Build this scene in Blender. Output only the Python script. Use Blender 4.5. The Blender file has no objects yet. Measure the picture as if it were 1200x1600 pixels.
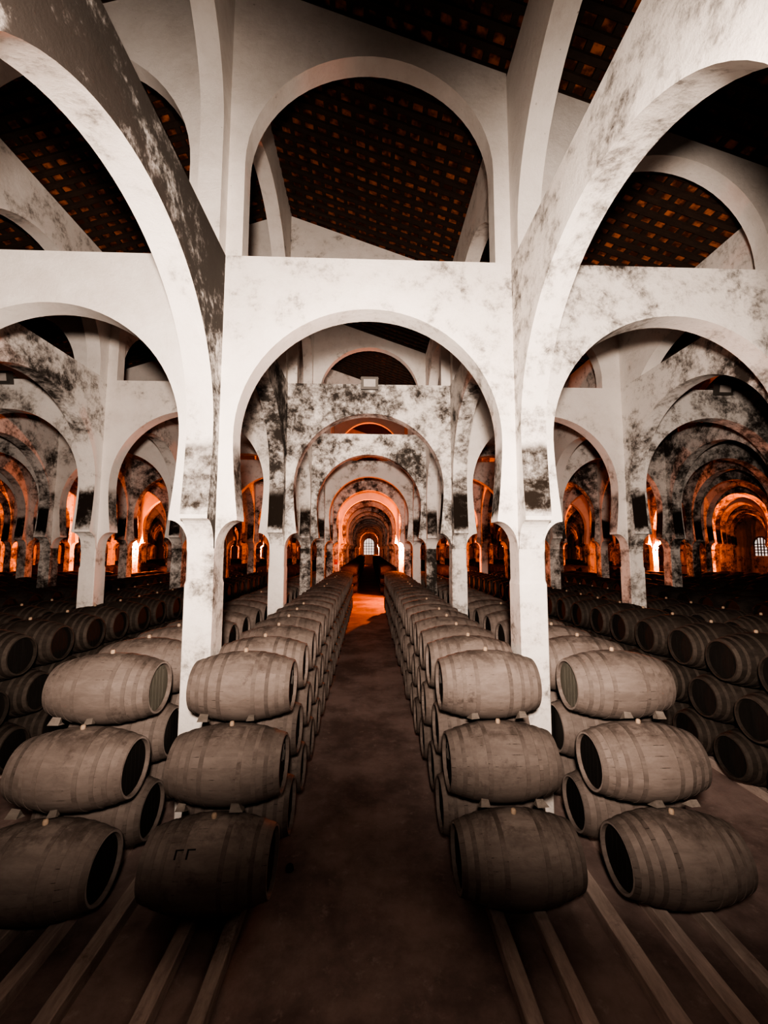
import bpy, bmesh, math, random
from mathutils import Vector, Matrix
random.seed(7)
C = bpy.context.scene.collection
W = 5.0                      # bay width in metres
K = 1.2                      # size of the casks against the bays
ZE = 0.655 * K                   # eye height above the floor, in bays
PI = math.pi
# bay dimensions, in bays
D, Y0 = 1.025, 1.2995
A, B = 0.039, 0.0365         # half thickness of long / cross arcades
SX, SY = 0.0400, 0.0450      # half shaft
HT, HI, HC = 0.9326, 0.0972, 0.0
A2, B2 = 0.036, 0.031        # half thickness of the upper walls
R0, SL = 1.9627, 0.3482      # ridge height, roof slope

def roofz(X):
    d = (X + 0.5) % 4.0
    return R0 - SL * min(d, 4.0 - d)
def M(X, Y, Z): return Vector((X * W, Y * W, (Z + ZE) * W))

# ------------------------------------------------------------------ materials
def nt(name):
    m = bpy.data.materials.new(name); m.use_nodes = True
    t = m.node_tree; t.nodes.clear()
    o = t.nodes.new('ShaderNodeOutputMaterial'); b = t.nodes.new('ShaderNodeBsdfPrincipled')
    t.links.new(b.outputs[0], o.inputs[0])
    b.inputs['Specular IOR Level'].default_value = 0.25
    return m, t, b
class N:
    """small helper that writes node maths"""
    def __init__(s, t): s.t = t
    def node(s, k, **kw):
        n = s.t.nodes.new(k)
        for a, v in kw.items(): setattr(n, a, v)
        return n
    def put(s, sock, v):
        if hasattr(v, 'is_output') or isinstance(v, bpy.types.NodeSocket): s.t.links.new(v, sock)
        else: sock.default_value = v
    def math(s, op, a, b=0.0, clamp=False):
        n = s.node('ShaderNodeMath', operation=op, use_clamp=clamp); s.put(n.inputs[0], a); s.put(n.inputs[1], b); return n.outputs[0]
    def mul(s, a, b): return s.math('MULTIPLY', a, b)
    def add(s, a, b): return s.math('ADD', a, b)
    def noise(s, vec, scale, detail=6, rough=0.6, dist=0.0):
        n = s.node('ShaderNodeTexNoise'); s.put(n.inputs['Vector'], vec)
        n.inputs['Scale'].default_value = scale; n.inputs['Detail'].default_value = detail
        n.inputs['Roughness'].default_value = rough; n.inputs['Distortion'].default_value = dist
        return n.outputs['Fac']
    def step(s, v, lo, hi, a=0.0, b=1.0):
        n = s.node('ShaderNodeMapRange', interpolation_type='SMOOTHSTEP'); s.put(n.inputs[0], v)
        s.put(n.inputs[1], lo); s.put(n.inputs[2], hi); s.put(n.inputs[3], a); s.put(n.inputs[4], b); return n.outputs[0]
    def mix(s, f, a, b):
        n = s.node('ShaderNodeMix', data_type='RGBA'); s.put(n.inputs[0], f); s.put(n.inputs[6], a); s.put(n.inputs[7], b); return n.outputs[2]
    def scale(s, vec, v):
        n = s.node('ShaderNodeVectorMath', operation='MULTIPLY'); s.put(n.inputs[0], vec); n.inputs[1].default_value = v; return n.outputs[0]
    def bump(s, h, strength, dist, bsdf):
        n = s.node('ShaderNodeBump'); n.inputs['Strength'].default_value = strength; n.inputs['Distance'].default_value = dist
        s.put(n.inputs['Height'], h); s.t.links.new(n.outputs[0], bsdf.inputs['Normal'])

def plaster(name, damp=False, bias=0.0):
    m, t, b = nt(name); q = N(t)
    pos = q.node('ShaderNodeNewGeometry').outputs['Position']
    at = q.node('ShaderNodeAttribute', attribute_type='OBJECT', attribute_name='stain').outputs['Fac']
    big = q.noise(pos, 0.30, 3, 0.5); mid = q.noise(pos, 1.6, 9, 0.72, 0.15); fine = q.noise(pos, 8.0, 8, 0.75, 0.3)
    tiny = q.noise(pos, 16.0, 3, 0.6)
    v = q.add(q.add(q.mul(big, 0.45), q.mul(mid, 0.75)), q.mul(fine, 0.38))
    v = q.add(v, q.mul(at, 1.0)); v = q.add(v, bias)
    st = q.step(v, 0.80, 1.03)
    speck = q.step(tiny, 0.70, 0.78, 0.0, 0.55)
    soft = q.step(q.add(q.mul(mid, 0.6), q.mul(big, 0.4)), 0.38, 0.66, 0.0, 0.55)
    col = q.mix(soft, (0.80, 0.765, 0.73, 1), (0.55, 0.50, 0.455, 1))
    col = q.mix(speck, col, (0.10, 0.075, 0.06, 1))
    col = q.mix(q.mul(st, 0.95), col, (0.016, 0.011, 0.008, 1))
    if damp:
        sep = q.node('ShaderNodeSeparateXYZ'); q.put(sep.inputs[0], pos)
        z = q.math('SUBTRACT', q.math('DIVIDE', sep.outputs[2], W), ZE)
        z = q.add(z, q.mul(q.math('SUBTRACT', mid, 0.5), 0.16))
        band = q.step(z, 0.335, 0.285)
        low = q.step(z, 0.09, 0.13, 0.25, 1.0)
        drk = q.mul(q.mul(band, low), q.step(q.add(q.add(mid, q.mul(fine, 0.6)), q.mul(at, 2.2)), 0.52, 0.96, 0.30, 1.0))
        col = q.mix(drk, col, (0.022, 0.016, 0.012, 1))
    q.put(b.inputs['Base Color'], col); b.inputs['Roughness'].default_value = 0.92
    q.bump(q.add(q.mul(mid, 0.6), q.mul(fine, 0.5)), 0.45, 0.05, b)
    return m
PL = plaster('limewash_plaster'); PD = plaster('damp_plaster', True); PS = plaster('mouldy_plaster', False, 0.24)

def wood(name, c1, c2, dark, sc=1.0, axis=(0.35, 1, 1), rough=0.75, grime=0.60, staves=False):
    m, t, b = nt(name); q = N(t)
    tc = q.node('ShaderNodeTexCoord').outputs['Object']
    oi = q.node('ShaderNodeObjectInfo')
    off = q.node('ShaderNodeVectorMath', operation='ADD'); q.put(off.inputs[0], tc)
    cx = q.node('ShaderNodeCombineXYZ'); r = oi.outputs['Random']
    q.put(cx.inputs[0], q.mul(r, 37.0)); q.put(cx.inputs[1], q.mul(r, 91.0)); q.put(cx.inputs[2], q.mul(r, 53.0))
    q.put(off.inputs[1], cx.outputs[0]); vec = off.outputs[0]
    g = q.noise(q.scale(vec, axis), 9.0 * sc, 8, 0.7, 0.4)
    p = q.noise(vec, 2.2 * sc, 7, 0.68, 0.5); f = q.noise(vec, 14 * sc, 5, 0.7)
    col = q.mix(q.step(g, 0.3, 0.72), c1, c2)
    col = q.mix(q.step(q.add(q.mul(p, 0.75), q.mul(f, 0.25)), grime - 0.06, grime + 0.12, 0, 0.8), col, dark)
    if staves:
        sep = q.node('ShaderNodeSeparateXYZ'); q.put(sep.inputs[0], tc)
        ang = q.math('ARCTAN2', sep.outputs[1], q.math('SUBTRACT', sep.outputs[2], 0.4404))
        fr = q.math('FRACT', q.add(q.add(q.mul(ang, 24 / (2 * PI)), q.mul(r, 9.0)), 50.0))
        e = q.math('ABSOLUTE', q.math('SUBTRACT', fr, 0.5))
        gap = q.mul(q.step(e, 0.455, 0.49), q.step(q.noise(q.scale(vec, (1, 0.25, 0.25)), 7.0, 4, 0.6), 0.54, 0.68, 0.03, 0.95))
        col = q.mix(gap, col, (0.018, 0.013, 0.01, 1))
        sid = q.math('FLOOR', q.add(q.add(q.mul(ang, 24 / (2 * PI)), q.mul(r, 9.0)), 50.0))
        wn = q.node('ShaderNodeTexWhiteNoise', noise_dimensions='1D'); q.put(wn.inputs['W'], q.add(sid, q.mul(r, 77.0)))
        col = q.mix(q.mul(wn.outputs['Value'], 0.16), col, dark)
        top = q.step(sep.outputs[2], 0.70, 0.88)
        col = q.mix(q.mul(top, q.step(q.add(p, q.mul(f, 0.4)), 0.58, 0.80, 0, 0.7)), col, dark)
    br = q.node('ShaderNodeHueSaturation'); q.put(br.inputs['Color'], col); q.put(br.inputs['Value'], q.add(q.mul(r, 0.35), 0.82))
    q.put(b.inputs['Base Color'], br.outputs[0]); b.inputs['Roughness'].default_value = rough
    q.bump(q.add(g, q.mul(f, 0.5)), 0.35, 0.012, b)
    return m
WB = wood('dusty_oak', (0.150, 0.122, 0.108, 1), (0.205, 0.171, 0.153, 1), (0.042, 0.031, 0.026, 1), staves=True)
WB2 = wood('shaded_oak', (0.030, 0.024, 0.020, 1), (0.056, 0.044, 0.037, 1), (0.012, 0.009, 0.007, 1), staves=True)  # darker copy of the cask oak: shade of the outer rows put into the colour
WH2 = wood('shaded_hoop', (0.05, 0.04, 0.034, 1), (0.08, 0.065, 0.055, 1), (0.02, 0.015, 0.012, 1))  # hoops and rims of those rows, their shade painted in too
WH = wood('hoop_band', (0.128, 0.104, 0.092, 1), (0.178, 0.148, 0.132, 1), (0.042, 0.031, 0.026, 1), staves=True)
WC = wood('lit_chime', (0.24, 0.20, 0.18, 1), (0.32, 0.27, 0.245, 1), (0.09, 0.07, 0.06, 1))  # paler rims: light catching the chime edges, painted into the wood colour
WD = wood('black_barrel_head', (0.014, 0.012, 0.010, 1), (0.02, 0.017, 0.015, 1), (0.008, 0.007, 0.006, 1), axis=(1, 1, 0.3))
WG = wood('grey_barrel_head', (0.11, 0.105, 0.085, 1), (0.14, 0.13, 0.11, 1), (0.05, 0.045, 0.04, 1), axis=(1, 1, 0.3))
WR = wood('worn_rail_wood', (0.36, 0.285, 0.25, 1), (0.58, 0.48, 0.43, 1), (0.10, 0.07, 0.06, 1), axis=(1, 0.2, 1))
WW = wood('pale_wedge_wood', (0.11, 0.093, 0.08, 1), (0.19, 0.165, 0.145, 1), (0.035, 0.028, 0.022, 1))
WT = wood('rafter_timber', (0.035, 0.022, 0.016, 1), (0.05, 0.032, 0.023, 1), (0.012, 0.008, 0.006, 1))

def simple(name, col, rough=0.7, metal=0.0, nz=6.0, var=0.35):
    m, t, b = nt(name); q = N(t)
    tc = q.node('ShaderNodeTexCoord').outputs['Object']; n = q.noise(tc, nz, 5, 0.6)
    d = tuple(c * (1 - var) for c in col[:3]) + (1,)
    q.put(b.inputs['Base Color'], q.mix(n, d, tuple(col[:3]) + (1,)))
    b.inputs['Roughness'].default_value = rough; b.inputs['Metallic'].default_value = metal
    return m
def glow(name, col, s):
    m, t, b = nt(name)
    b.inputs['Base Color'].default_value = col; b.inputs['Emission Color'].default_value = col; b.inputs['Emission Strength'].default_value = s
    return m
CORK = simple('pale_cork', (0.40, 0.30, 0.22)); CHALK = simple('white_chalk', (0.85, 0.83, 0.8), nz=40)
STENCIL = simple('black_stencil_paint', (0.012, 0.01, 0.009)); METAL = simple('grey_lamp_metal', (0.13, 0.12, 0.11), 0.5, 0.3)
DARKM = simple('dark_iron', (0.03, 0.027, 0.025), 0.6); GLASS = simple('lamp_glass', (0.62, 0.58, 0.55), 0.15)
RED = simple('red_sign_enamel', (0.6, 0.05, 0.02)); BULB = glow('hot_bulb', (1, 0.62, 0.30, 1), 60)
DAY = glow('daylit_pane', (1.0, 0.92, 0.85, 1), 0.6); FRAME = simple('window_timber', (0.20, 0.17, 0.15))

def floor_mat():
    m, t, b = nt('worn_concrete'); q = N(t)
    pos = q.node('ShaderNodeNewGeometry').outputs['Position']
    n1 = q.noise(pos, 0.6, 8, 0.68, 0.05); n2 = q.noise(pos, 5, 8, 0.7); n3 = q.noise(pos, 30, 4, 0.6)
    col = q.mix(q.step(n1, 0.35, 0.65), (0.165, 0.12, 0.108, 1), (0.37, 0.28, 0.255, 1))
    col = q.mix(q.step(n2, 0.55, 0.75, 0, 0.6), col, (0.5, 0.41, 0.37, 1))
    col = q.mix(q.step(n3, 0.70, 0.8, 0, 0.5), col, (0.8, 0.7, 0.64, 1))
    q.put(b.inputs['Base Color'], col); b.inputs['Roughness'].default_value = 0.7
    q.bump(q.add(n2, q.mul(n3, 0.4)), 0.3, 0.02, b)
    return m
FLOOR = floor_mat()
def tile_mat():
    m, t, b = nt('terracotta_tile'); q = N(t)
    pos = q.node('ShaderNodeNewGeometry').outputs['Position']
    n = q.noise(pos, 4.5, 3, 0.5); n2 = q.noise(pos, 14, 6, 0.65)
    col = q.mix(q.step(n, 0.40, 0.70), (0.08, 0.026, 0.013, 1), (0.54, 0.18, 0.078, 1))
    col = q.mix(q.step(n2, 0.5, 0.75, 0, 0.7), col, (0.05, 0.025, 0.018, 1))
    q.put(b.inputs['Base Color'], col); b.inputs['Roughness'].default_value = 0.9
    return m
TILE = tile_mat()

# ------------------------------------------------------------------ mesh helpers
class MB:
    def __init__(s): s.v = []; s.f = []; s.m = []; s.sm = []
    def quad(s, *p, mat=0, smooth=False):
        n = len(s.v); s.v += [tuple(x) for x in p]; s.f.append(tuple(range(n, n + len(p)))); s.m.append(mat); s.sm.append(smooth)
    def box(s, x0, x1, y0, y1, z0, z1, mat=0, top=None, mtx=None):
        P = [(x0, y0, z0), (x1, y0, z0), (x1, y1, z0), (x0, y1, z0), (x0, y0, z1), (x1, y0, z1), (x1, y1, z1), (x0, y1, z1)]
        if mtx: P = [tuple(mtx @ Vector(p)) for p in P]
        n = len(s.v); s.v += P
        for f in ((0, 3, 2, 1), (4, 5, 6, 7), (0, 1, 5, 4), (1, 2, 6, 5), (2, 3, 7, 6), (3, 0, 4, 7)):
            s.f.append(tuple(n + i for i in f)); s.m.append(mat); s.sm.append(False)
    def grid(s, rings, closed=True, mat=0, smooth=True, flip=False):
        n = len(s.v); k = len(rings[0])
        for r in rings: s.v += [tuple(p) for p in r]
        for i in range(len(rings) - 1):
            for j in range(k if closed else k - 1):
                j2 = (j + 1) % k
                f = (n + i * k + j, n + i * k + j2, n + (i + 1) * k + j2, n + (i + 1) * k + j)
                s.f.append(f[::-1] if flip else f); s.m.append(mat); s.sm.append(smooth)
    def mesh(s, name, mats, weld=True):
        me = bpy.data.meshes.new(name); me.from_pydata(s.v, [], s.f)
        for m in mats: me.materials.append(m)
        me.polygons.foreach_set('material_index', s.m); me.polygons.foreach_set('use_smooth', s.sm)
        if weld:
            bm = bmesh.new(); bm.from_mesh(me); bmesh.ops.remove_doubles(bm, verts=bm.verts, dist=1e-5)
            bmesh.ops.recalc_face_normals(bm, faces=bm.faces)
            for e in bm.edges: e.smooth = len(e.link_faces) == 2 and e.calc_face_angle(0) < 0.6
            bm.to_mesh(me); bm.free()
        me.update(); return me
def obj(name, me, parent=None, loc=None):
    o = bpy.data.objects.new(name, me); C.objects.link(o)
    if parent: o.parent = parent
    if loc is not None: o.location = loc
    return o
def tag(o, label, cat, group=None, kind=None):
    if label: o['label'] = label
    if cat: o['category'] = cat
    if group: o['group'] = group
    if kind: o['kind'] = kind
    return o
def struct(name, me, loc=None, label=None, cat=None, group=None): return tag(obj(name, me, None, loc), label, cat, group, 'structure')

# ------------------------------------------------------------------ arches
def lower_arch(half_pitch, pier, shaft, xi, r, zc, th):
    """profile u,z of a horseshoe arch between pillars; thickness +-th. returns MB in metres around the bay centre, local y is thickness"""
    H = half_pitch - pier; xs = half_pitch - shaft
    inner = []                                     # (u, z, isdamp)
    if xs < H: inner.append((H, HC, 0))
    n = 9
    for k in range(n + 1):
        t = PI / 2 * k / n                         # concave corbel
        inner.append((xi + (xs - xi) * math.cos(t), HC + (HI - 0.012 - HC) * math.sin(t), 0))
    inner.append((xi, HI, 0))
    for k in range(1, 9):
        z = HI + (zc - HI) * k / 8
        inner.append((xi + (r - xi) * (1 - (1 - k / 8) ** 1.6), z, 1))
    na = 20
    for k in range(1, na + 1):
        a = PI / 2 * k / na
        inner.append((r * math.cos(a), zc + r * math.sin(a), 0))
    outer = []
    for (u, z, d) in inner:
        if z < zc + r * 0.55: outer.append((H, max(z, HC)))
        else:
            outer.append((None, HT))
    # spread the points mapped on the top edge
    ks = [i for i, o in enumerate(outer) if o[0] is None]
    for q, i in enumerate(ks): outer[i] = (H * (1 - q / (len(ks) - 1)), HT)
    mb = MB(); s = W
    def P(p, y, sg): return (sg * p[0] * s, y * s, (p[1] + ZE) * s)
    for sg in (1, -1):
        for i in range(len(inner) - 1):
            a, b = inner[i], inner[i + 1]; c, d = outer[i + 1], outer[i]
            for y in (-th, th):
                mb.quad(P(a, y, sg), P(b, y, sg), P(c, y, sg), P(d, y, sg)) if math.dist(a[:2], d) + math.dist(b[:2], c) > 1e-6 else None
            dm = 1 if (b[2] or (i + 1 < len(inner) - 1 and inner[i][2])) else 0
            if b[1] > zc and b[1] < zc + 0.08: dm = 1
            mb.quad(P(a, -th, sg), P(b, -th, sg), P(b, th, sg), P(a, th, sg), mat=dm, smooth=b[1] > HI + 1e-4)
            if abs(c[0] - d[0]) + abs(c[1] - d[1]) > 1e-7: mb.quad(P(d, -th, sg), P(c, -th, sg), P(c, th, sg), P(d, th, sg))
    return clean(mb)
def clean(mb):
    """drop degenerate quads"""
    F, Mx, S = [], [], []
    for f, m, sm in zip(mb.f, mb.m, mb.sm):
        pts = []
        for i in f:
            if not any(math.dist(mb.v[i], mb.v[j]) < 1e-6 for j in pts): pts.append(i)
        if len(pts) >= 3: F.append(tuple(pts)); Mx.append(m); S.append(sm)
    mb.f, mb.m, mb.sm = F, Mx, S; return mb
def fix(me):
    bm = bmesh.new(); bm.from_mesh(me); bmesh.ops.recalc_face_normals(bm, faces=bm.faces); bm.to_mesh(me); bm.free(); return me
TR_LOW = fix(lower_arch(0.5, A, SX, 0.3987, 0.4182, 0.345, B).mesh('cross_arch', [PL, PD]))
LG_LOW = fix(lower_arch(D / 2, B, SY, 0.4100, 0.4290, 0.345, A).mesh('long_arch', [PL, PD]))

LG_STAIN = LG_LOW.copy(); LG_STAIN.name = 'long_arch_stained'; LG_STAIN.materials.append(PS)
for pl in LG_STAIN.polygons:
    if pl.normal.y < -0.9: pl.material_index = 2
def upper_arch(half, r, zc, top, th, cx=0.0):
    """wall standing on the lower wall with a round-headed opening; top(u) gives its top edge"""
    mb = MB(); s = W
    base = HT
    prof = []
    if zc < base:
        a0 = math.asin((base - zc) / r)
    else: a0 = 0.0; prof.append((r, base))
    na = 28
    for k in range(na + 1):
        a = a0 + (PI - 2 * a0) * k / na
        prof.append((r * math.cos(a), zc + r * math.sin(a)))
    if zc >= base: prof.append((-r, base))
    prof = [(u + cx, z) for u, z in prof]
    def P(u, z, y): return (u * s, y * s, (z + ZE) * s)
    for y in (-th, th):
        mb.quad(P(prof[0][0], base, y), P(half, base, y), P(half, top(half), y), P(prof[0][0], top(prof[0][0]), y))
        mb.quad(P(prof[-1][0], base, y), P(-half, base, y), P(-half, top(-half), y), P(prof[-1][0], top(prof[-1][0]), y))
        for a, b in zip(prof, prof[1:]):
            if abs(a[0] - b[0]) > 1e-6: mb.quad(P(a[0], a[1], y), P(b[0], b[1], y), P(b[0], top(b[0]), y), P(a[0], top(a[0]), y))
    for a, b in zip(prof, prof[1:]): mb.quad(P(*a, -th), P(*b, -th), P(*b, th), P(*a, th), smooth=True)
    mb.quad(P(half, top(half), -th), P(-half, top(-half), -th), P(-half, top(-half), th), P(half, top(half), th))
    return fix(clean(mb).mesh('upper_arch', [PL]))
UP = {}
def tr_upper(i):
    key = ('t', i % 4)
    if key not in UP:
        za, zb = roofz(i - 0.5), roofz(i + 0.5); hi = (za + zb) / 2 > 1.6
        top = lambda u, za=za, zb=zb: (za + zb) / 2 + (zb - za) * u
        UP[key] = upper_arch(0.5 - A2, 0.4113 if hi else 0.356, 1.259 - (0 if hi else 0.271), top, B2)
    return UP[key]
def lg_upper(X):
    zr = roofz(X); key = ('l', round(zr, 3))
    if key not in UP:
        r = 0.425 if zr > 1.8 else 0.418
        UP[key] = upper_arch(D / 2 - B2, r, zr - 0.205 - r, lambda u: zr, A2)
    return UP[key]
PM = {}
def pillar_mesh(X):
    zr = roofz(X); key = round(zr, 3)
    if key not in PM:
        mb = MB(); s = W
        e = 0.0022; zs = -0.095                         # the lower shaft is a touch wider, with chamfered edges above
        def ring(hx, hy, ch, z): return [(hx * s, (-hy + ch) * s, (z + ZE) * s), (hx * s, (hy - ch) * s, (z + ZE) * s), ((hx - ch) * s, hy * s, (z + ZE) * s), ((-hx + ch) * s, hy * s, (z + ZE) * s),
                                         (-hx * s, (hy - ch) * s, (z + ZE) * s), (-hx * s, (-hy + ch) * s, (z + ZE) * s), ((-hx + ch) * s, -hy * s, (z + ZE) * s), ((hx - ch) * s, -hy * s, (z + ZE) * s)]
        r = [ring(SX + e, SY + e, 0.0025, -ZE), ring(SX + e, SY + e, 0.0025, zs - 0.012), ring(SX, SY, 0.0045, zs), ring(SX, SY, 0.0045, -0.014), ring(SX, SY, 0.001, HC), ring(A, B, 0.0005, HC), ring(A, B, 0.0005, HT),
             ring(A2, B2, 0.0005, HT), ring(A2, B2, 0.0005, zr)]
        mb.grid(r, True, 0, False)
        PM[key] = fix(mb.mesh('pillar', [PL]))
    return PM[key]

ORD = ['first', 'second', 'third', 'fourth', 'fifth', 'sixth', 'seventh', 'eighth', 'ninth', 'tenth', 'eleventh', 'twelfth', 'thirteenth', 'fourteenth', 'fifteenth', 'sixteenth',
       'seventeenth', 'eighteenth', 'nineteenth', 'twentieth', 'twenty-first', 'twenty-second', 'twenty-third', 'twenty-fourth', 'twenty-fifth', 'twenty-sixth']
def sidename(X, what='aisle'):
    n = int(abs(X) + 0.5); sd = 'left' if X < 0 else 'right'
    return f'{ORD[n - 1]} to the {sd} of the central aisle'
JMAX = 19
def exists(X, j):
    Y = Y0 + j * D
    return abs(X) <= min(9.6, max(1.6, 0.95 * Y + 1.0))
XS = [k + 0.5 for k in range(-10, 10)]
rs = random.Random(3)
def stain(): return rs.uniform(-0.05, 0.05)
def damp_side(X, j): return (0.075 if X > 1.6 else 0.05 if X < -2.3 else 0.0) if j >= 1 and j != 5 else 0.0   # the outer bays are far mouldier
for j in range(-1, JMAX + 1):
    Y = Y0 + j * D
    rown = 'nearest row' if j == 0 else ('row behind the camera' if j < 0 else ORD[j] + ' row back')
    for X in XS:
        if not exists(X, j): continue
        o = struct('pillar', pillar_mesh(X), M(X, Y, -ZE), f'whitewashed pillar {sidename(X)}, {rown}', 'pillar', 'whitewashed pillars')
        o['stain'] = [-0.02, 0.0, 0.11][min(max(j, 0), 2)] + stain() * (j > 0) + damp_side(X, j) * .5
        if j >= 0 and exists(X + 1, j):                       # cross arch to the next pillar on the right
            c = X + 0.5; ic = int(round(c))
            where = 'over the central aisle' if ic == 0 else f'{ORD[abs(ic) - 1]} bay {"left" if ic < 0 else "right"} of the central one'
            a = struct('cross_arch', TR_LOW, M(c, Y, -ZE), f'white horseshoe arch across the hall, {rown}, {where}', 'arch', 'horseshoe arches across the hall')
            a['stain'] = {(0, 0): 0.0, (1, 0): 0.06, (-1, 0): -0.20, (0, 1): 0.11, (0, 2): 0.12}.get((ic, j), -0.2 if j == 5 else stain() + (0.06 if j > 2 else 0) + damp_side(c, j))
            if j <= 6 and abs(c) <= 4.1:
                u = struct('upper_arch', tr_upper(ic), M(c, Y, -ZE), f'round arch under the roof, {rown}, {where}', 'arch', 'upper arches across the hall'); u['stain'] = -0.09 if j == 0 else stain() - 0.05
        if exists(X, j + 1) and j < JMAX:
            c = Y + D / 2
            bn = 'in front of the nearest pillar' if j < 0 else f'behind the {ORD[j]} pillar'
            sd = f'{ORD[int(abs(X) + .5) - 1]} arcade {"left" if X < 0 else "right"} of aisle'
            a = struct('long_arch', LG_STAIN if (X, j) == (-0.5, -1) else LG_LOW, M(X, c, -ZE), f'white horseshoe arch along the hall, {sd}, {bn}', 'arch', 'horseshoe arches along the hall')
            a.rotation_euler.z = PI / 2
            a['stain'] = {(-0.5, -1): 0.0, (0.5, -1): 0.05, (0.5, 0): 0.1, (-0.5, 0): 0.12, (1.5, 0): 0.10}.get((X, j), stain() + 0.03 + damp_side(X, j))
            if j <= 5 and abs(X) <= 3.6:
                u = struct('upper_arch', lg_upper(X), M(X, c, -ZE), f'round arch under the roof along the hall, {sd}, {bn}', 'arch', 'upper arches along the hall')
                u.rotation_euler.z = PI / 2; u['stain'] = -0.10 if j < 0 else -0.02

# ------------------------------------------------------------------ floor, roof, end walls
mb = MB(); mb.quad(M(-11, -3, -ZE), M(11, -3, -ZE), M(11, 24, -ZE), M(-11, 24, -ZE)); tag(struct('floor', mb.mesh('floor', [FLOOR])), 'worn dark concrete floor of the cellar', 'floor')
mb = MB()
RT = 0.014                                                     # rafter depth
seams = [-10.5, -8.5, -6.5, -4.5, -2.5, -0.5, 1.5, 3.5, 5.5, 7.5, 9.5, 11.5]
for xa, xb in zip(seams, seams[1:]):
    za, zb = roofz(xa) + RT + 0.008, roofz(xb) + RT + 0.008
    mb.quad(M(xa, -0.6, za), M(xb, -0.6, zb), M(xb, 24, zb), M(xa, 24, za))
    if -4.6 < xa < 3.6:
        za -= 0.008; zb -= 0.008
        y = -0.3
        near = 7.2
        def slopebox(X0, X1, y0, y1, d0, d1):
            f = lambda X: za + (zb - za) * (X - xa) / (xb - xa)
            P = [M(X0, y0, f(X0) - d1), M(X1, y0, f(X1) - d1), M(X1, y1, f(X1) - d1), M(X0, y1, f(X0) - d1), M(X0, y0, f(X0) - d0), M(X1, y0, f(X1) - d0), M(X1, y1, f(X1) - d0), M(X0, y1, f(X0) - d0)]
            n = len(mb.v); mb.v += [tuple(p) for p in P]
            for fc in ((0, 3, 2, 1), (0, 1, 5, 4), (1, 2, 6, 5), (2, 3, 7, 6), (3, 0, 4, 7)):
                mb.f.append(tuple(n + i for i in fc)); mb.m.append(1); mb.sm.append(False)
        while y < near:
            slopebox(xa, xb, y, y + 0.022, 0.0, RT - 0.002); y += 0.058
        X = xa + 0.01
        while X < xb - 0.03:
            slopebox(X, X + 0.019, -0.3, near, -0.008, 0.003); X += 0.058
tag(struct('ceiling', mb.mesh('ceiling', [TILE, WT], weld=False)), 'pitched roof of terracotta tiles on dark rafters', 'roof')
def plane_wall(name, p, lab):
    mb = MB(); mb.quad(*p); o = struct(name, mb.mesh(name, [PL]), None, lab, 'wall'); o['stain'] = 0.0
YB = 21.9
plane_wall('wall_back', (M(-11, YB, -ZE), M(11, YB, -ZE), M(11, YB, 2), M(-11, YB, 2)), 'far end wall of the hall with an arched window')
plane_wall('wall_right', (M(10.2, 5, -ZE), M(10.2, YB, -ZE), M(10.2, YB, 2), M(10.2, 5, 2)), 'far right side wall of the hall')
plane_wall('wall_left', (M(-10.2, 5, -ZE), M(-10.2, YB, -ZE), M(-10.2, YB, 2), M(-10.2, 5, 2)), 'far left side wall of the hall')
def window(n, X, Y, rot, w, z0, zs, label, door=False):
    """arched window: frame with mullions, pane behind; local x across, y outwards (into the hall is -y)"""
    r = w / 2; s = W
    root = bpy.data.objects.new(f'window_{n}', None); C.objects.link(root); root.location = M(X, Y, z0); root.rotation_euler.z = rot
    tag(root, label, 'window', kind='structure')
    arc = [(r * math.cos(PI * k / 16), (zs - z0) + r * math.sin(PI * k / 16)) for k in range(17)]
    mb = MB(); pts = [(r, 0)] + arc + [(-r, 0)]
    mb.quad(*[(u * s, -0.02, z * s) for u, z in pts][::-1]); obj('pane', mb.mesh('pane', [DAY]), root)
    mb = MB(); t = 0.035
    o2 = [(u * (1 + t / r), z + (t * max(0, math.sin(PI * (k - 1) / 16)) if 0 < k < len(pts) - 1 else 0)) for k, (u, z) in enumerate(pts)]
    for k in range(len(pts) - 1):
        a, b, c, d = pts[k], pts[k + 1], o2[k + 1], o2[k]
        mb.quad(*[(u * s, -0.12, z * s) for u, z in (a, b, c, d)]); mb.quad((a[0] * s, -.12, a[1] * s), (b[0] * s, -.12, b[1] * s), (b[0] * s, 0, b[1] * s), (a[0] * s, 0, a[1] * s))
    for u in (-r / 2, 0, r / 2): mb.box((u - .013) * s, (u + .013) * s, -.10, -.03, 0, (zs - z0 + math.sqrt(max(r * r - u * u, 0))) * s)
    for k in range(1, 5): mb.box(-r * s, r * s, -.10, -.03, ((zs - z0) * k / 4 - .012) * s, ((zs - z0) * k / 4 + .012) * s)
    obj('window_frame', mb.mesh('window_frame', [FRAME]), root)
window(1, 0.0, YB, 0, 0.52, -0.30, 0.28, 'arched daylit window at the far end of the central aisle')
window(2, 10.2, 10.45, -PI / 2, 0.34, -0.16, 0.14, 'arched daylit window far off at the right side of the hall')
window(3, -10.2, 12.2, PI / 2, 0.42, -0.19, 0.16, 'arched daylit window far off at the left side of the hall')

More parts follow.
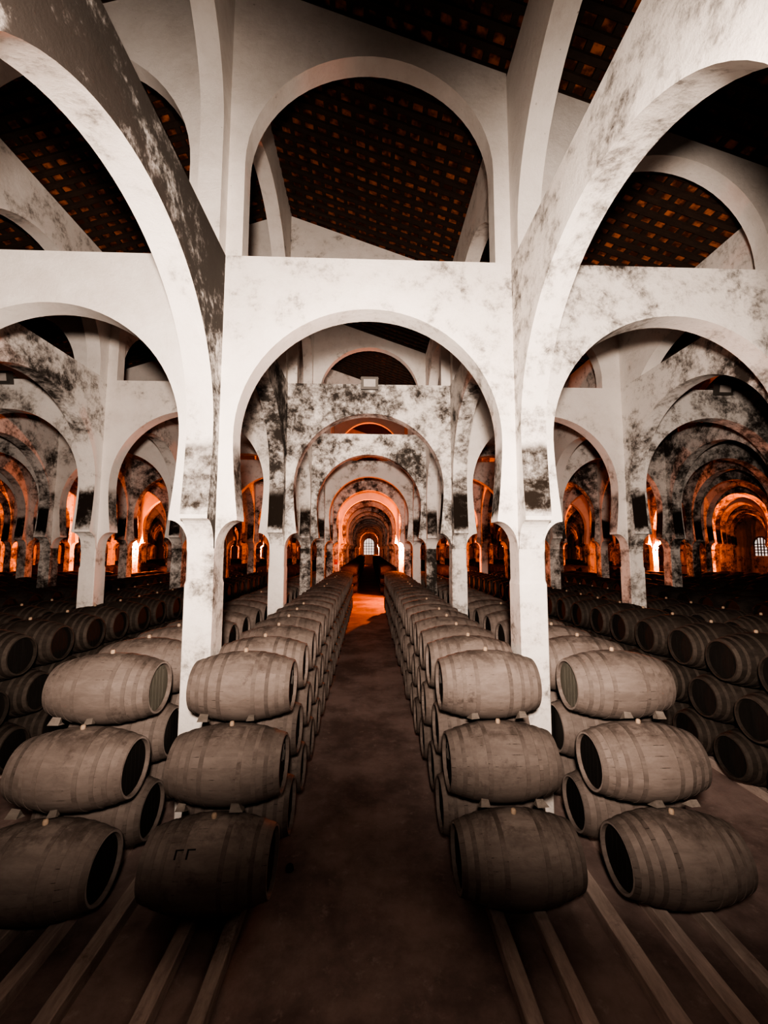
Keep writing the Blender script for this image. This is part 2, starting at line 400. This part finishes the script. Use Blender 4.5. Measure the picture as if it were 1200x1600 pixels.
# ------------------------------------------------------------------ barrels
RB, RH, LH = 0.0734 * K * W, 0.0528 * K * W, 0.1076 * K * W
def rad(t): return RB - (RB - RH) * abs(t) ** 2.0
def b_body(seg, nr, mb=None, mats=(0,), heads=False, hoops=False, ends=(1, -1), hm=1, cm=0):
    mb = mb or MB()
    ts = [-1 + 2 * k / nr for k in range(nr + 1)]
    if hoops:
        ts = sorted(set([round(x, 4) for x in ts]))
    def ring(x, r): return [(x, r * math.cos(2 * PI * k / seg), RB + r * math.sin(2 * PI * k / seg)) for k in range(seg)]
    mb.grid([ring(t * LH, rad(t)) for t in ts], True, 0, True)
    for e in (1, -1):      # chime: rim, inside wall
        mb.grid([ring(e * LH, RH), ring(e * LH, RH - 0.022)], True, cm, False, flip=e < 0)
        mb.grid([ring(e * LH, RH - 0.022), ring(e * (LH - 0.045), RH - 0.026)], True, 0, False, flip=e < 0)
        if heads:
            n = len(mb.v); mb.v += ring(e * (LH - 0.045), RH - 0.026); mb.f.append(tuple(range(n, n + seg)) if e > 0 else tuple(range(n + seg - 1, n - 1, -1))); mb.m.append(hm); mb.sm.append(False)
    return mb
HOOPS = [(e * t, w) for e in (-1, 1) for t, w in ((0.955, .055), (0.77, .045), (0.58, .045), (0.33, .05))]
def hoop(t, w, seg, mb=None, mat=0, lift=0.005):
    mb = mb or MB(); h = w / 2 / LH * 1.0
    def ring(x, r): return [(x, r * math.cos(2 * PI * k / seg), RB + r * math.sin(2 * PI * k / seg)) for k in range(seg)]
    a, b = max(-1, t - h), min(1, t + h)
    mb.grid([ring(a * LH, rad(a) - .002), ring(a * LH, rad(a) + lift), ring(b * LH, rad(b) + lift), ring(b * LH, rad(b) - .002)], True, mat, False)
    return mb
def bung_mb(mb=None, mat=0):
    mb = mb or MB()
    def ring(z, r): return [(r * math.cos(2 * PI * k / 10), r * math.sin(2 * PI * k / 10), z) for k in range(10)]
    R = [ring(2 * RB - 0.01, .026), ring(2 * RB + 0.028, .03), ring(2 * RB + 0.045, .022), ring(2 * RB + 0.05, .006)]
    mb.grid(R, True, mat, True); return mb
def head_mb(e, seg=40):
    mb = MB()
    def ring(r, x): return [(x, r * math.cos(2 * PI * k / seg), RB + r * math.sin(2 * PI * k / seg)) for k in range(seg)]
    x = e * (LH - 0.045)
    n = len(mb.v); mb.v += ring(RH - .0255, x); mb.f.append(tuple(range(seg))); mb.m.append(0); mb.sm.append(False)
    for k in range(-3, 4):     # the boards of the head stand a hair proud of the joints
        y0, y1 = k * .085 - .038, k * .085 + .038
        hh = math.sqrt(max(0.0, (RH - .032) ** 2 - max(abs(y0), abs(y1)) ** 2))
        if hh > .03: mb.box(min(x, x + e * .006), max(x, x + e * .006), y0, y1, RB - hh, RB + hh)
    return fix(mb.mesh('head', [WD], weld=False))
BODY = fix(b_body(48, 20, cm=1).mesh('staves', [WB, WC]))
HOOPM = [fix(hoop(t, w, 48).mesh('hoop', [WH])) for t, w in HOOPS]
BUNG = bung_mb().mesh('bung', [CORK])
HEADS = {1: head_mb(1), -1: head_mb(-1)}
HEADG = {}
for e in (1, -1):
    HEADG[e] = HEADS[e].copy(); HEADG[e].materials.clear(); HEADG[e].materials.append(WG)
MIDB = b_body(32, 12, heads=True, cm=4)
for t, w in HOOPS: hoop(t, w, 32, MIDB, 2)
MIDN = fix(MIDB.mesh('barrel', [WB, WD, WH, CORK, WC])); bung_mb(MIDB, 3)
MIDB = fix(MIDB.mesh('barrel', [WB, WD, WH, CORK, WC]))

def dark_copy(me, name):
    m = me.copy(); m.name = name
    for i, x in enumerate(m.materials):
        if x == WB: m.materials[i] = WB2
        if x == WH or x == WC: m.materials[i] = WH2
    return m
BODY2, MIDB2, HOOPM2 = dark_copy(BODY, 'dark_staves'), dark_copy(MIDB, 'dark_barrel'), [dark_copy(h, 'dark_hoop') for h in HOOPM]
PITCH, DY, DZ, ZT = 0.1614 * K, 0.0843 * K, 0.1258 * K, -0.3053 * K
ZTIER = [ZT, ZT - DZ, ZT - 2 * DZ]
TN = ['top', 'middle', 'bottom']
ROWS = {'inner left': (-0.2756, 0.9724), 'inner right': (0.2692, 0.9676), 'second left': (-0.5656, 0.9644), 'second right': (0.5597, 0.9574),
        'third left': (-1.097, 0.93), 'third right': (1.088, 0.985), 'fourth left': (-1.404, 0.95), 'fourth right': (1.404, 0.97)}
ROWS = {k: (x * K, y * K) for k, (x, y) in ROWS.items()}
ROWTXT = {'inner left': 'row just left of central aisle', 'inner right': 'row just right of central aisle', 'second left': 'second row left of central aisle', 'second right': 'second row right of central aisle',
          'third left': 'third row left of central aisle', 'third right': 'third row right of central aisle', 'fourth left': 'fourth row left of central aisle', 'fourth right': 'fourth row right of central aisle'}
YEND = 5.36
FRONT = {('inner left', 0): 'pale grey oak cask with chalk-marked head, top of front stack just left of aisle',
         ('inner left', 1): 'grey oak cask in the middle of the front stack just left of the aisle',
         ('inner left', 2): 'dark oak cask with stencilled strokes, bottom of front stack just left of the aisle',
         ('inner right', 0): 'grey oak cask on top of the front stack just right of the aisle',
         ('inner right', 1): 'banded grey oak cask, middle of the front stack just right of the aisle',
         ('inner right', 2): 'grey oak cask at the bottom of the front stack just right of the aisle',
         ('second left', 0): 'pale oak cask with grey head, top of the outer front stack at left',
         ('second left', 1): 'oak cask with dark head in the middle of the outer front stack at left',
         ('second left', 2): 'shadowed oak cask at the bottom of the outer front stack at left',
         ('second right', 0): 'pale oak cask with grey head, top of the outer front stack at right',
         ('second right', 1): 'oak cask with black head in the middle of the outer front stack at right',
         ('second right', 2): 'large oak cask lying lowest in the outer front stack at right'}
rb = random.Random(11)
spots = []                                                     # every barrel of the first block: (row, tier, index, x, y)
for row, (xc, y0) in ROWS.items():
    for t in range(3):
        y = y0 - t * DY; idx = 0
        while y < YEND:
            spots.append((row, t, idx, xc, y)); idx += 1; y += PITCH
VIS = {(r, t, k) for (r, t), spans in {('second right', 2): [(0, 2)], ('inner left', 2): [(0, 22)], ('inner right', 2): [(0, 22)], ('second left', 2): [(0, 2)], ('second left', 1): [(0, 2)], ('second right', 1): [(0, 2)], ('inner left', 1): [(0, 22)], ('inner right', 1): [(0, 21)], ('second left', 0): [(0, 21)], ('second right', 0): [(0, 21)], ('inner left', 0): [(0, 21)], ('inner right', 0): [(0, 21)], ('third right', 0): [(0, 10), (12, 21)], ('third right', 2): [(1, 4)], ('third right', 1): [(1, 9), (13, 20)], ('third left', 0): [(2, 10), (13, 21)], ('third left', 1): [(2, 10), (14, 21)], ('third left', 2): [(3, 5)], ('fourth right', 0): [(2, 14), (19, 21)], ('fourth left', 0): [(4, 13), (19, 21)]}.items() for a, b in spans for k in range(a, b + 1)}  # casks the photo shows #VISLIST
def full_barrel(label, group, x, y, z, e_vis, grey, dark):
    root = bpy.data.objects.new('oak_barrel', None); C.objects.link(root); root.location = M(x, y, z) - Vector((0, 0, RB))
    tag(root, label, 'barrel', group)
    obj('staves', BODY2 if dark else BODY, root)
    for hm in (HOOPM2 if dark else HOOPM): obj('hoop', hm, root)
    for e in (1, -1): obj('head', (HEADG if grey and e == e_vis else HEADS)[e], root)
    obj('bung', BUNG, root)
    return root
CH = MB()
for (a, b) in (((.03, .00), (.15, .15)), ((.12, -.03), (.19, .06))):
    d = Vector((b[0] - a[0], b[1] - a[1])).normalized(); n = Vector((-d.y, d.x)) * .019
    CH.quad((0, a[0] + n.x, RB + a[1] + n.y), (0, b[0] + n.x, RB + b[1] + n.y), (0, b[0] - n.x, RB + b[1] - n.y), (0, a[0] - n.x, RB + a[1] - n.y))
CH = CH.mesh('chalk_mark', [CHALK])
roots = {}
stuff = MB()
def low_barrel(x, y, z, seg=14, nr=6):
    base = M(x, y, z) - Vector((0, 0, RB)); n0 = len(stuff.v)
    b_body(seg, nr, stuff, heads=True)
    for i in range(n0, len(stuff.v)): v = stuff.v[i]; stuff.v[i] = (v[0] + base.x, v[1] + base.y, v[2] + base.z)
for row, t, k, x, y in spots:
    jx = rb.uniform(-.006, .006) if k else 0.0; z = ZTIER[t]; jr = rb.uniform(-.006, .006) if k else 0
    x += jx; jx = 0.0
    if k and 'inner' in row: x = math.copysign(min(abs(x), 0.3265), x)
    if k and 'second' in row: x = math.copysign(max(abs(x), 0.6735), x)
    if VIS is not None and (row, t, k) not in VIS:
        low_barrel(x + jx, y, z); continue
    if k == 0 and (row, t) in FRONT: lab = FRONT[(row, t)]
    else: lab = f'grey oak cask, {TN[t]} tier, {ROWTXT[row]}, {ORD[k]} from front'
    grp = f'oak casks stacked in the {row} row'
    e = 1 if x < 0 else -1
    if y < 2.1 - (0.36 if 'inner' not in row else 0) or ('third' in row and y < 2.0 and t < 2):
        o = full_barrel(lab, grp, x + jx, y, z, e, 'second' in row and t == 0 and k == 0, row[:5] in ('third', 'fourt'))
    else:
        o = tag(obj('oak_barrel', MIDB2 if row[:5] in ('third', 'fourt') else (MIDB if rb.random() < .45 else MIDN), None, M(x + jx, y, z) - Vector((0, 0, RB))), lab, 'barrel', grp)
    o.rotation_euler.z = jr
    roots[(row, t, k)] = o
for key, e in ((('inner left', 0, 0), 1), (('inner left', 1, 0), 1), (('inner right', 0, 0), -1), (('inner right', 1, 0), -1)):
    if key in roots:
        c = obj('chalk_mark', CH, roots[key], Vector((e * (LH - 0.036), 0, 0))); c['label'] = 'white chalk strokes'
if ('inner left', 2, 0) in roots:            # stencilled strokes on the staves
    mb = MB()
    def onb(x, ang, l=.009):
        r = rad(x / LH) + l; return (x, -r * math.cos(ang), RB + r * math.sin(ang))
    for x0 in (-.27, -.15):
        mb.quad(onb(x0, .80), onb(x0 + .085, .80), onb(x0 + .085, .83), onb(x0, .83)); mb.quad(onb(x0, .64), onb(x0 + .02, .64), onb(x0 + .02, .80), onb(x0, .80))
    s = obj('stencil_mark', mb.mesh('stencil_mark', [STENCIL]), roots[('inner left', 2, 0)]); s['label'] = 'black stencilled strokes'
# barrels beyond the first block and in the outer rows: too many to be counted
for xc in (-0.325, 0.325, -0.675, 0.675):
    for t in range(3):
        y = 6.87 + t * 0.097
        while y < 21:
            if t < 2 or abs(xc) < 0.4: low_barrel(xc, y, ZTIER[t], 12, 4)
            y += PITCH
for n in (1, 2, 3, 4, 5):
    for sd in (-1, 1):
        for e in (-0.178, 0.178):
            for t in range(2):
                y = max(1.5, n * 0.75) if n > 1 else 6.87 + t * 0.097
                while y < (21 if n < 2 else 13):
                    if not 5.4 < y < 6.8: low_barrel(sd * (n + 0.5 + e), y, ZTIER[t], 12, 4)
                    y += PITCH
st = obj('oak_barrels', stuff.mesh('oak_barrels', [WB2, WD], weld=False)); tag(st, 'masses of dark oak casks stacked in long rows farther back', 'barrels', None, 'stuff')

# wooden wedges that chock the upper casks
def wedge_mesh(seed):
    r = random.Random(seed); mb = MB()
    l, h, w = .10, .08, .075
    P = [(-w, -l / 2, -h * .45), (w * .9, -l / 2, -h * .5), (w, l / 2, -h * .1), (-w, l / 2, -h * .1), (-w * .8, -l / 2, h * .55), (w * .75, -l / 2, h * .5), (w * .8, l / 2, h * .12), (-w * .8, l / 2, h * .12)]
    P = [(a * r.uniform(.7, 1.1) + r.uniform(-.02, .02), b + r.uniform(-.012, .012), c + r.uniform(-.014, .014)) for a, b, c in P]
    n = len(mb.v); mb.v += P
    for f in ((0, 3, 2, 1), (4, 5, 6, 7), (0, 1, 5, 4), (1, 2, 6, 5), (2, 3, 7, 6), (3, 0, 4, 7)): mb.f.append(f); mb.m.append(0); mb.sm.append(False)
    return mb.mesh('wooden_wedge', [WW])
WEDGE = [wedge_mesh(i) for i in range(4)]
for row in ('inner left', 'inner right', 'second left', 'second right'):
    xc, y0 = ROWS[row]
    for t in range(2):
        yt, zt = y0 - t * DY, ZTIER[t]; ym, zm = yt - DY, zt - DZ
        dv = Vector((0, ym - yt, zm - zt)).normalized(); out = Vector((0, dv.z, -dv.y)); out = out if out.y < 0 else -out
        c = Vector((0, (yt + ym) / 2, (zt + zm) / 2)) + out * 0.033
        for sx, nm in zip({'inner left': (-.060, .032), 'inner right': (-.043, .056), 'second left': (-.062, .004), 'second right': (-.010, .056)}[row], ('left', 'right')):
            o = obj('wooden_wedge', WEDGE[rb.randrange(4)], None, M(xc + sx * K + rb.uniform(-.006, .006), c.y, c.z))
            o.rotation_euler = (math.atan2(-out.z, -out.y) * 1.0, 0, rb.uniform(-.15, .15))
            tag(o, f'{nm} pale wooden wedge under the {TN[t]} front cask of the {"row just" if "inner" in row else "second row"} {row.split()[1]} of aisle', 'wedge', 'wooden wedges chocking the front casks')

# rails on the floor
ZR = -0.6303 * K
def rail(x, w, label, y0=0.42, y1=5.4, drift=0.0):
    x, w = x * K, w * K
    mb = MB(); n = 26; r = random.Random(int(x * 1000))
    rings = []
    for k in range(n + 1):
        y = y0 + (y1 - y0) * (k / n) ** 1.6; e = r.uniform(-.0012, .0012); X = x + drift * (0.85 - y) * (1 if y < 2 else 0) + e
        hw = w / 2 + r.uniform(-.0008, .0008); z = ZR - 0.0015
        rings.append([M(X - hw, y, -ZE), M(X - hw, y, z - .002), M(X - hw + .002, y, z), M(X + hw - .002, y, z), M(X + hw, y, z - .002), M(X + hw, y, -ZE)])
    mb.grid(rings, False, 0, False)
    o = obj('wooden_rail', fix(mb.mesh('wooden_rail', [WR]))); tag(o, label, 'rail', 'wooden rails on the floor under the casks')
rail(0.2275, .023, 'worn wooden rail nearest the central aisle at right'); rail(0.3025, .023, 'second worn wooden rail from the central aisle at right')
rail(0.424, .028, 'wide wooden rail between the two right cask rows'); rail(0.5155, .024, 'left wooden rail under the outer right cask row'); rail(0.594, .024, 'rightmost wooden rail, under the outer right cask row')
rail(-0.2285, .023, 'worn wooden rail nearest the central aisle at left'); rail(-0.305, .023, 'second worn wooden rail from the central aisle at left')
rail(-0.435, .026, 'wide wooden rail between the two left cask rows'); rail(-0.523, .024, 'right wooden rail under the outer left cask row'); rail(-0.605, .024, 'leftmost wooden rail, under the outer left cask row')

for nm, xc in (('third', 1.088), ('fourth', 1.404), ('third', -1.097), ('fourth', -1.404)):
    sd = 'right' if xc > 0 else 'left'
    for e, wh in ((-.0385, 'inner'), (.0385, 'outer')):
        rail(xc + e * (1 if xc > 0 else -1), .023, f'{wh} wooden rail under the {nm} cask row at {sd}', 0.72, 5.4)

# ------------------------------------------------------------------ lamps and small things
def floodlight(X, label):
    root = bpy.data.objects.new('floodlight', None); C.objects.link(root); root.location = M(X, Y0 + D - B, HT); tag(root, label, 'floodlight', 'floodlights on the second row of arches')
    mb = MB(); tilt = Matrix.Rotation(math.radians(12), 4, 'X') @ Matrix.Translation((0, -0.16, 0.0))
    mb.box(-.24, .24, -.07, .07, -.17, .17, mtx=tilt); mb.box(-.21, .21, .07, .11, -.14, .14, mtx=tilt)
    for k in range(-4, 5): mb.box(k * .045 - .008, k * .045 + .008, .11, .14, -.13, .13, mtx=tilt)
    h = mb.mesh('housing', [METAL]); obj('housing', h, root)
    mb = MB(); mb.box(-.165, .165, -.082, -.07, -.10, .10, mtx=tilt); obj('lens', mb.mesh('lens', [GLASS]), root)
    mb = MB()
    for sx in (-1, 1): mb.box(sx * .24 - .012, sx * .24 + .012, -.10, .12, .10, .135, mtx=tilt); mb.box(sx * .19 - .02, sx * .19 + .02, -.078, -.074 + .03, .11, .16, mtx=tilt)
    mb.box(-.25, .25, -.02, .10, .02, .05); obj('bracket', mb.mesh('bracket', [METAL]), root)
floodlight(0.0, 'grey floodlight on the wall top over the central aisle')
floodlight(2.05, 'dark floodlight on the wall top two bays to the right'); floodlight(-2.0, 'dark floodlight on the wall top two bays to the left')

def lamp_mesh():
    br = MB(); br.box(-.05, .05, -.03, 0.0, -.14, .02); br.box(-.015, .015, -.16, -.02, -.02, .01); br.box(-.04, .04, -.22, -.14, -.05, -.01)
    bl = MB()
    def ring(r, z): return [(r * math.cos(2 * PI * k / 14), -.18 + r * math.sin(2 * PI * k / 14), z) for k in range(14)]
    bl.grid([ring(.03, -.01), ring(.08, .05), ring(.105, .12), ring(.095, .18), ring(.05, .225), ring(.006, .235)], True, 0, True)
    return br.mesh('bracket', [DARKM]), bl.mesh('bulb', [BULB])
LB, LL = lamp_mesh()
LAMPC = (1.0, 0.165, 0.018)
def lamp(X, j, label, power, side=-1, dx=0.0):
    Y = Y0 + j * D + side * SY
    root = bpy.data.objects.new('wall_lamp', None); C.objects.link(root); root.location = M(X + dx, Y, 0.0); tag(root, label, 'lamp', 'orange lamps on the far pillars')
    if side > 0: root.rotation_euler.z = PI
    obj('bracket', LB, root); obj('bulb', LL, root)
    l = bpy.data.lights.new('lamp_light', 'POINT'); l.color = LAMPC; l.energy = power; l.shadow_soft_size = 0.12
    lo = bpy.data.objects.new('lamp_light', l); C.objects.link(lo); lo.location = M(X + dx, Y + side * 0.085, 0.02)
PW = 3900
lamp(0.5, 5, 'glowing orange lamp on the pillar right of the central aisle', PW)
lamp(-3.5, 5, 'glowing orange lamp on the pillar far to the left', PW)
lamp(4.5, 5, 'glowing orange lamp on the pillar far to the right', PW)
lamp(-3.5, 12, 'small orange lamp far back, between left pillars', PW)
lamp(0.5, 18, 'small orange lamp beside the far end window', PW)
lamp(-7.5, 12, 'small orange lamp far back beside the left lamp', PW)
lamp(4.5, 12, 'small orange lamp far back at the right', PW)
lamp(8.5, 7, 'small orange lamp near the right edge of the photo', PW * 0.2, dx=-0.06)
mb = MB(); mb.box(-.12, .12, -.02, 0, -.18, .18); mb.box(-.09, .09, -.028, -.02, -.02, .13, mat=1)
o = obj('fire_sign', mb.mesh('fire_sign', [RED, simple('pale_red_paint', (0.75, 0.25, 0.15))]), None, M(-0.5, Y0 + 5 * D - SY, -0.2)); tag(o, 'small red sign on the lit pillar left of the aisle', 'sign')

mb = MB(); mb.grid([[(.05 * r * math.cos(2 * PI * k / 20), .05 * r * math.sin(2 * PI * k / 20), z) for k in range(20)] for r, z in ((1, 0), (1.02, .02), (.9, .045), (.55, .062), (.05, .066))], True, 0, True)
o = obj('floor_plug', mb.mesh('floor_plug', [simple('black_rubber', (0.012, 0.01, 0.009))]), None, M(-0.158 * K, 0.916 * K, -ZE)); tag(o, 'small round black plug on the aisle floor beside the left casks', 'plug')
# ------------------------------------------------------------------ lights
def spot(loc, target, power, size, blend, soft, col):
    l = bpy.data.lights.new('unseen_spot', 'SPOT'); l.energy = power; l.spot_size = math.radians(size); l.spot_blend = blend; l.shadow_soft_size = soft; l.color = col
    o = bpy.data.objects.new('unseen_spot', l); C.objects.link(o); o.location = M(*loc)
    o.rotation_euler = (M(*target) - M(*loc)).to_track_quat('-Z', 'Y').to_euler(); return o
WARM = (1.0, 0.83, 0.71)
spot((-0.04, -0.06, 0.15), (-0.68, 1.26, 0.36), 4200, 99, 1.0, 0.22, WARM)
spot((0.04, -0.06, 0.15), (0.68, 1.26, 0.28), 4200, 99, 1.0, 0.22, WARM)
spot((0.0, 2.42, 0.99), (0.0, 3.6, 0.98), 420, 120, 1.0, 0.2, WARM)  # added fill without a fixture, brightens the third row of arches
w = bpy.data.worlds.new('world'); bpy.context.scene.world = w; w.use_nodes = True
w.node_tree.nodes['Background'].inputs[0].default_value = (1, 0.8, 0.7, 1); w.node_tree.nodes['Background'].inputs[1].default_value = 0.0015

# ------------------------------------------------------------------ camera
F_PX, YAW, PITCHA, ROLL = 647.34, 0.036, 0.0887, 0.0019
cy, sy, cp, sp = math.cos(YAW), math.sin(YAW), math.cos(PITCHA), math.sin(PITCHA)
Fv = Vector((sy * cp, cy * cp, sp)); Rv = Vector((cy, -sy, 0)); Uv = Rv.cross(Fv)
R2 = math.cos(ROLL) * Rv + math.sin(ROLL) * Uv; U2 = -math.sin(ROLL) * Rv + math.cos(ROLL) * Uv
cam = bpy.data.cameras.new('camera'); co = bpy.data.objects.new('camera', cam); C.objects.link(co)
co.matrix_world = Matrix(((R2.x, U2.x, -Fv.x, 0.0011 * W), (R2.y, U2.y, -Fv.y, 0), (R2.z, U2.z, -Fv.z, ZE * W), (0, 0, 0, 1)))
cam.sensor_fit = 'VERTICAL'; cam.sensor_height = 24.0; cam.lens = F_PX * 24.0 / 1600; cam.clip_end = 400; cam.clip_start = 0.05
sc = bpy.context.scene; sc.camera = co
sc.view_settings.view_transform = 'AgX'; sc.view_settings.look = 'AgX - High Contrast'; sc.view_settings.exposure = 0.42
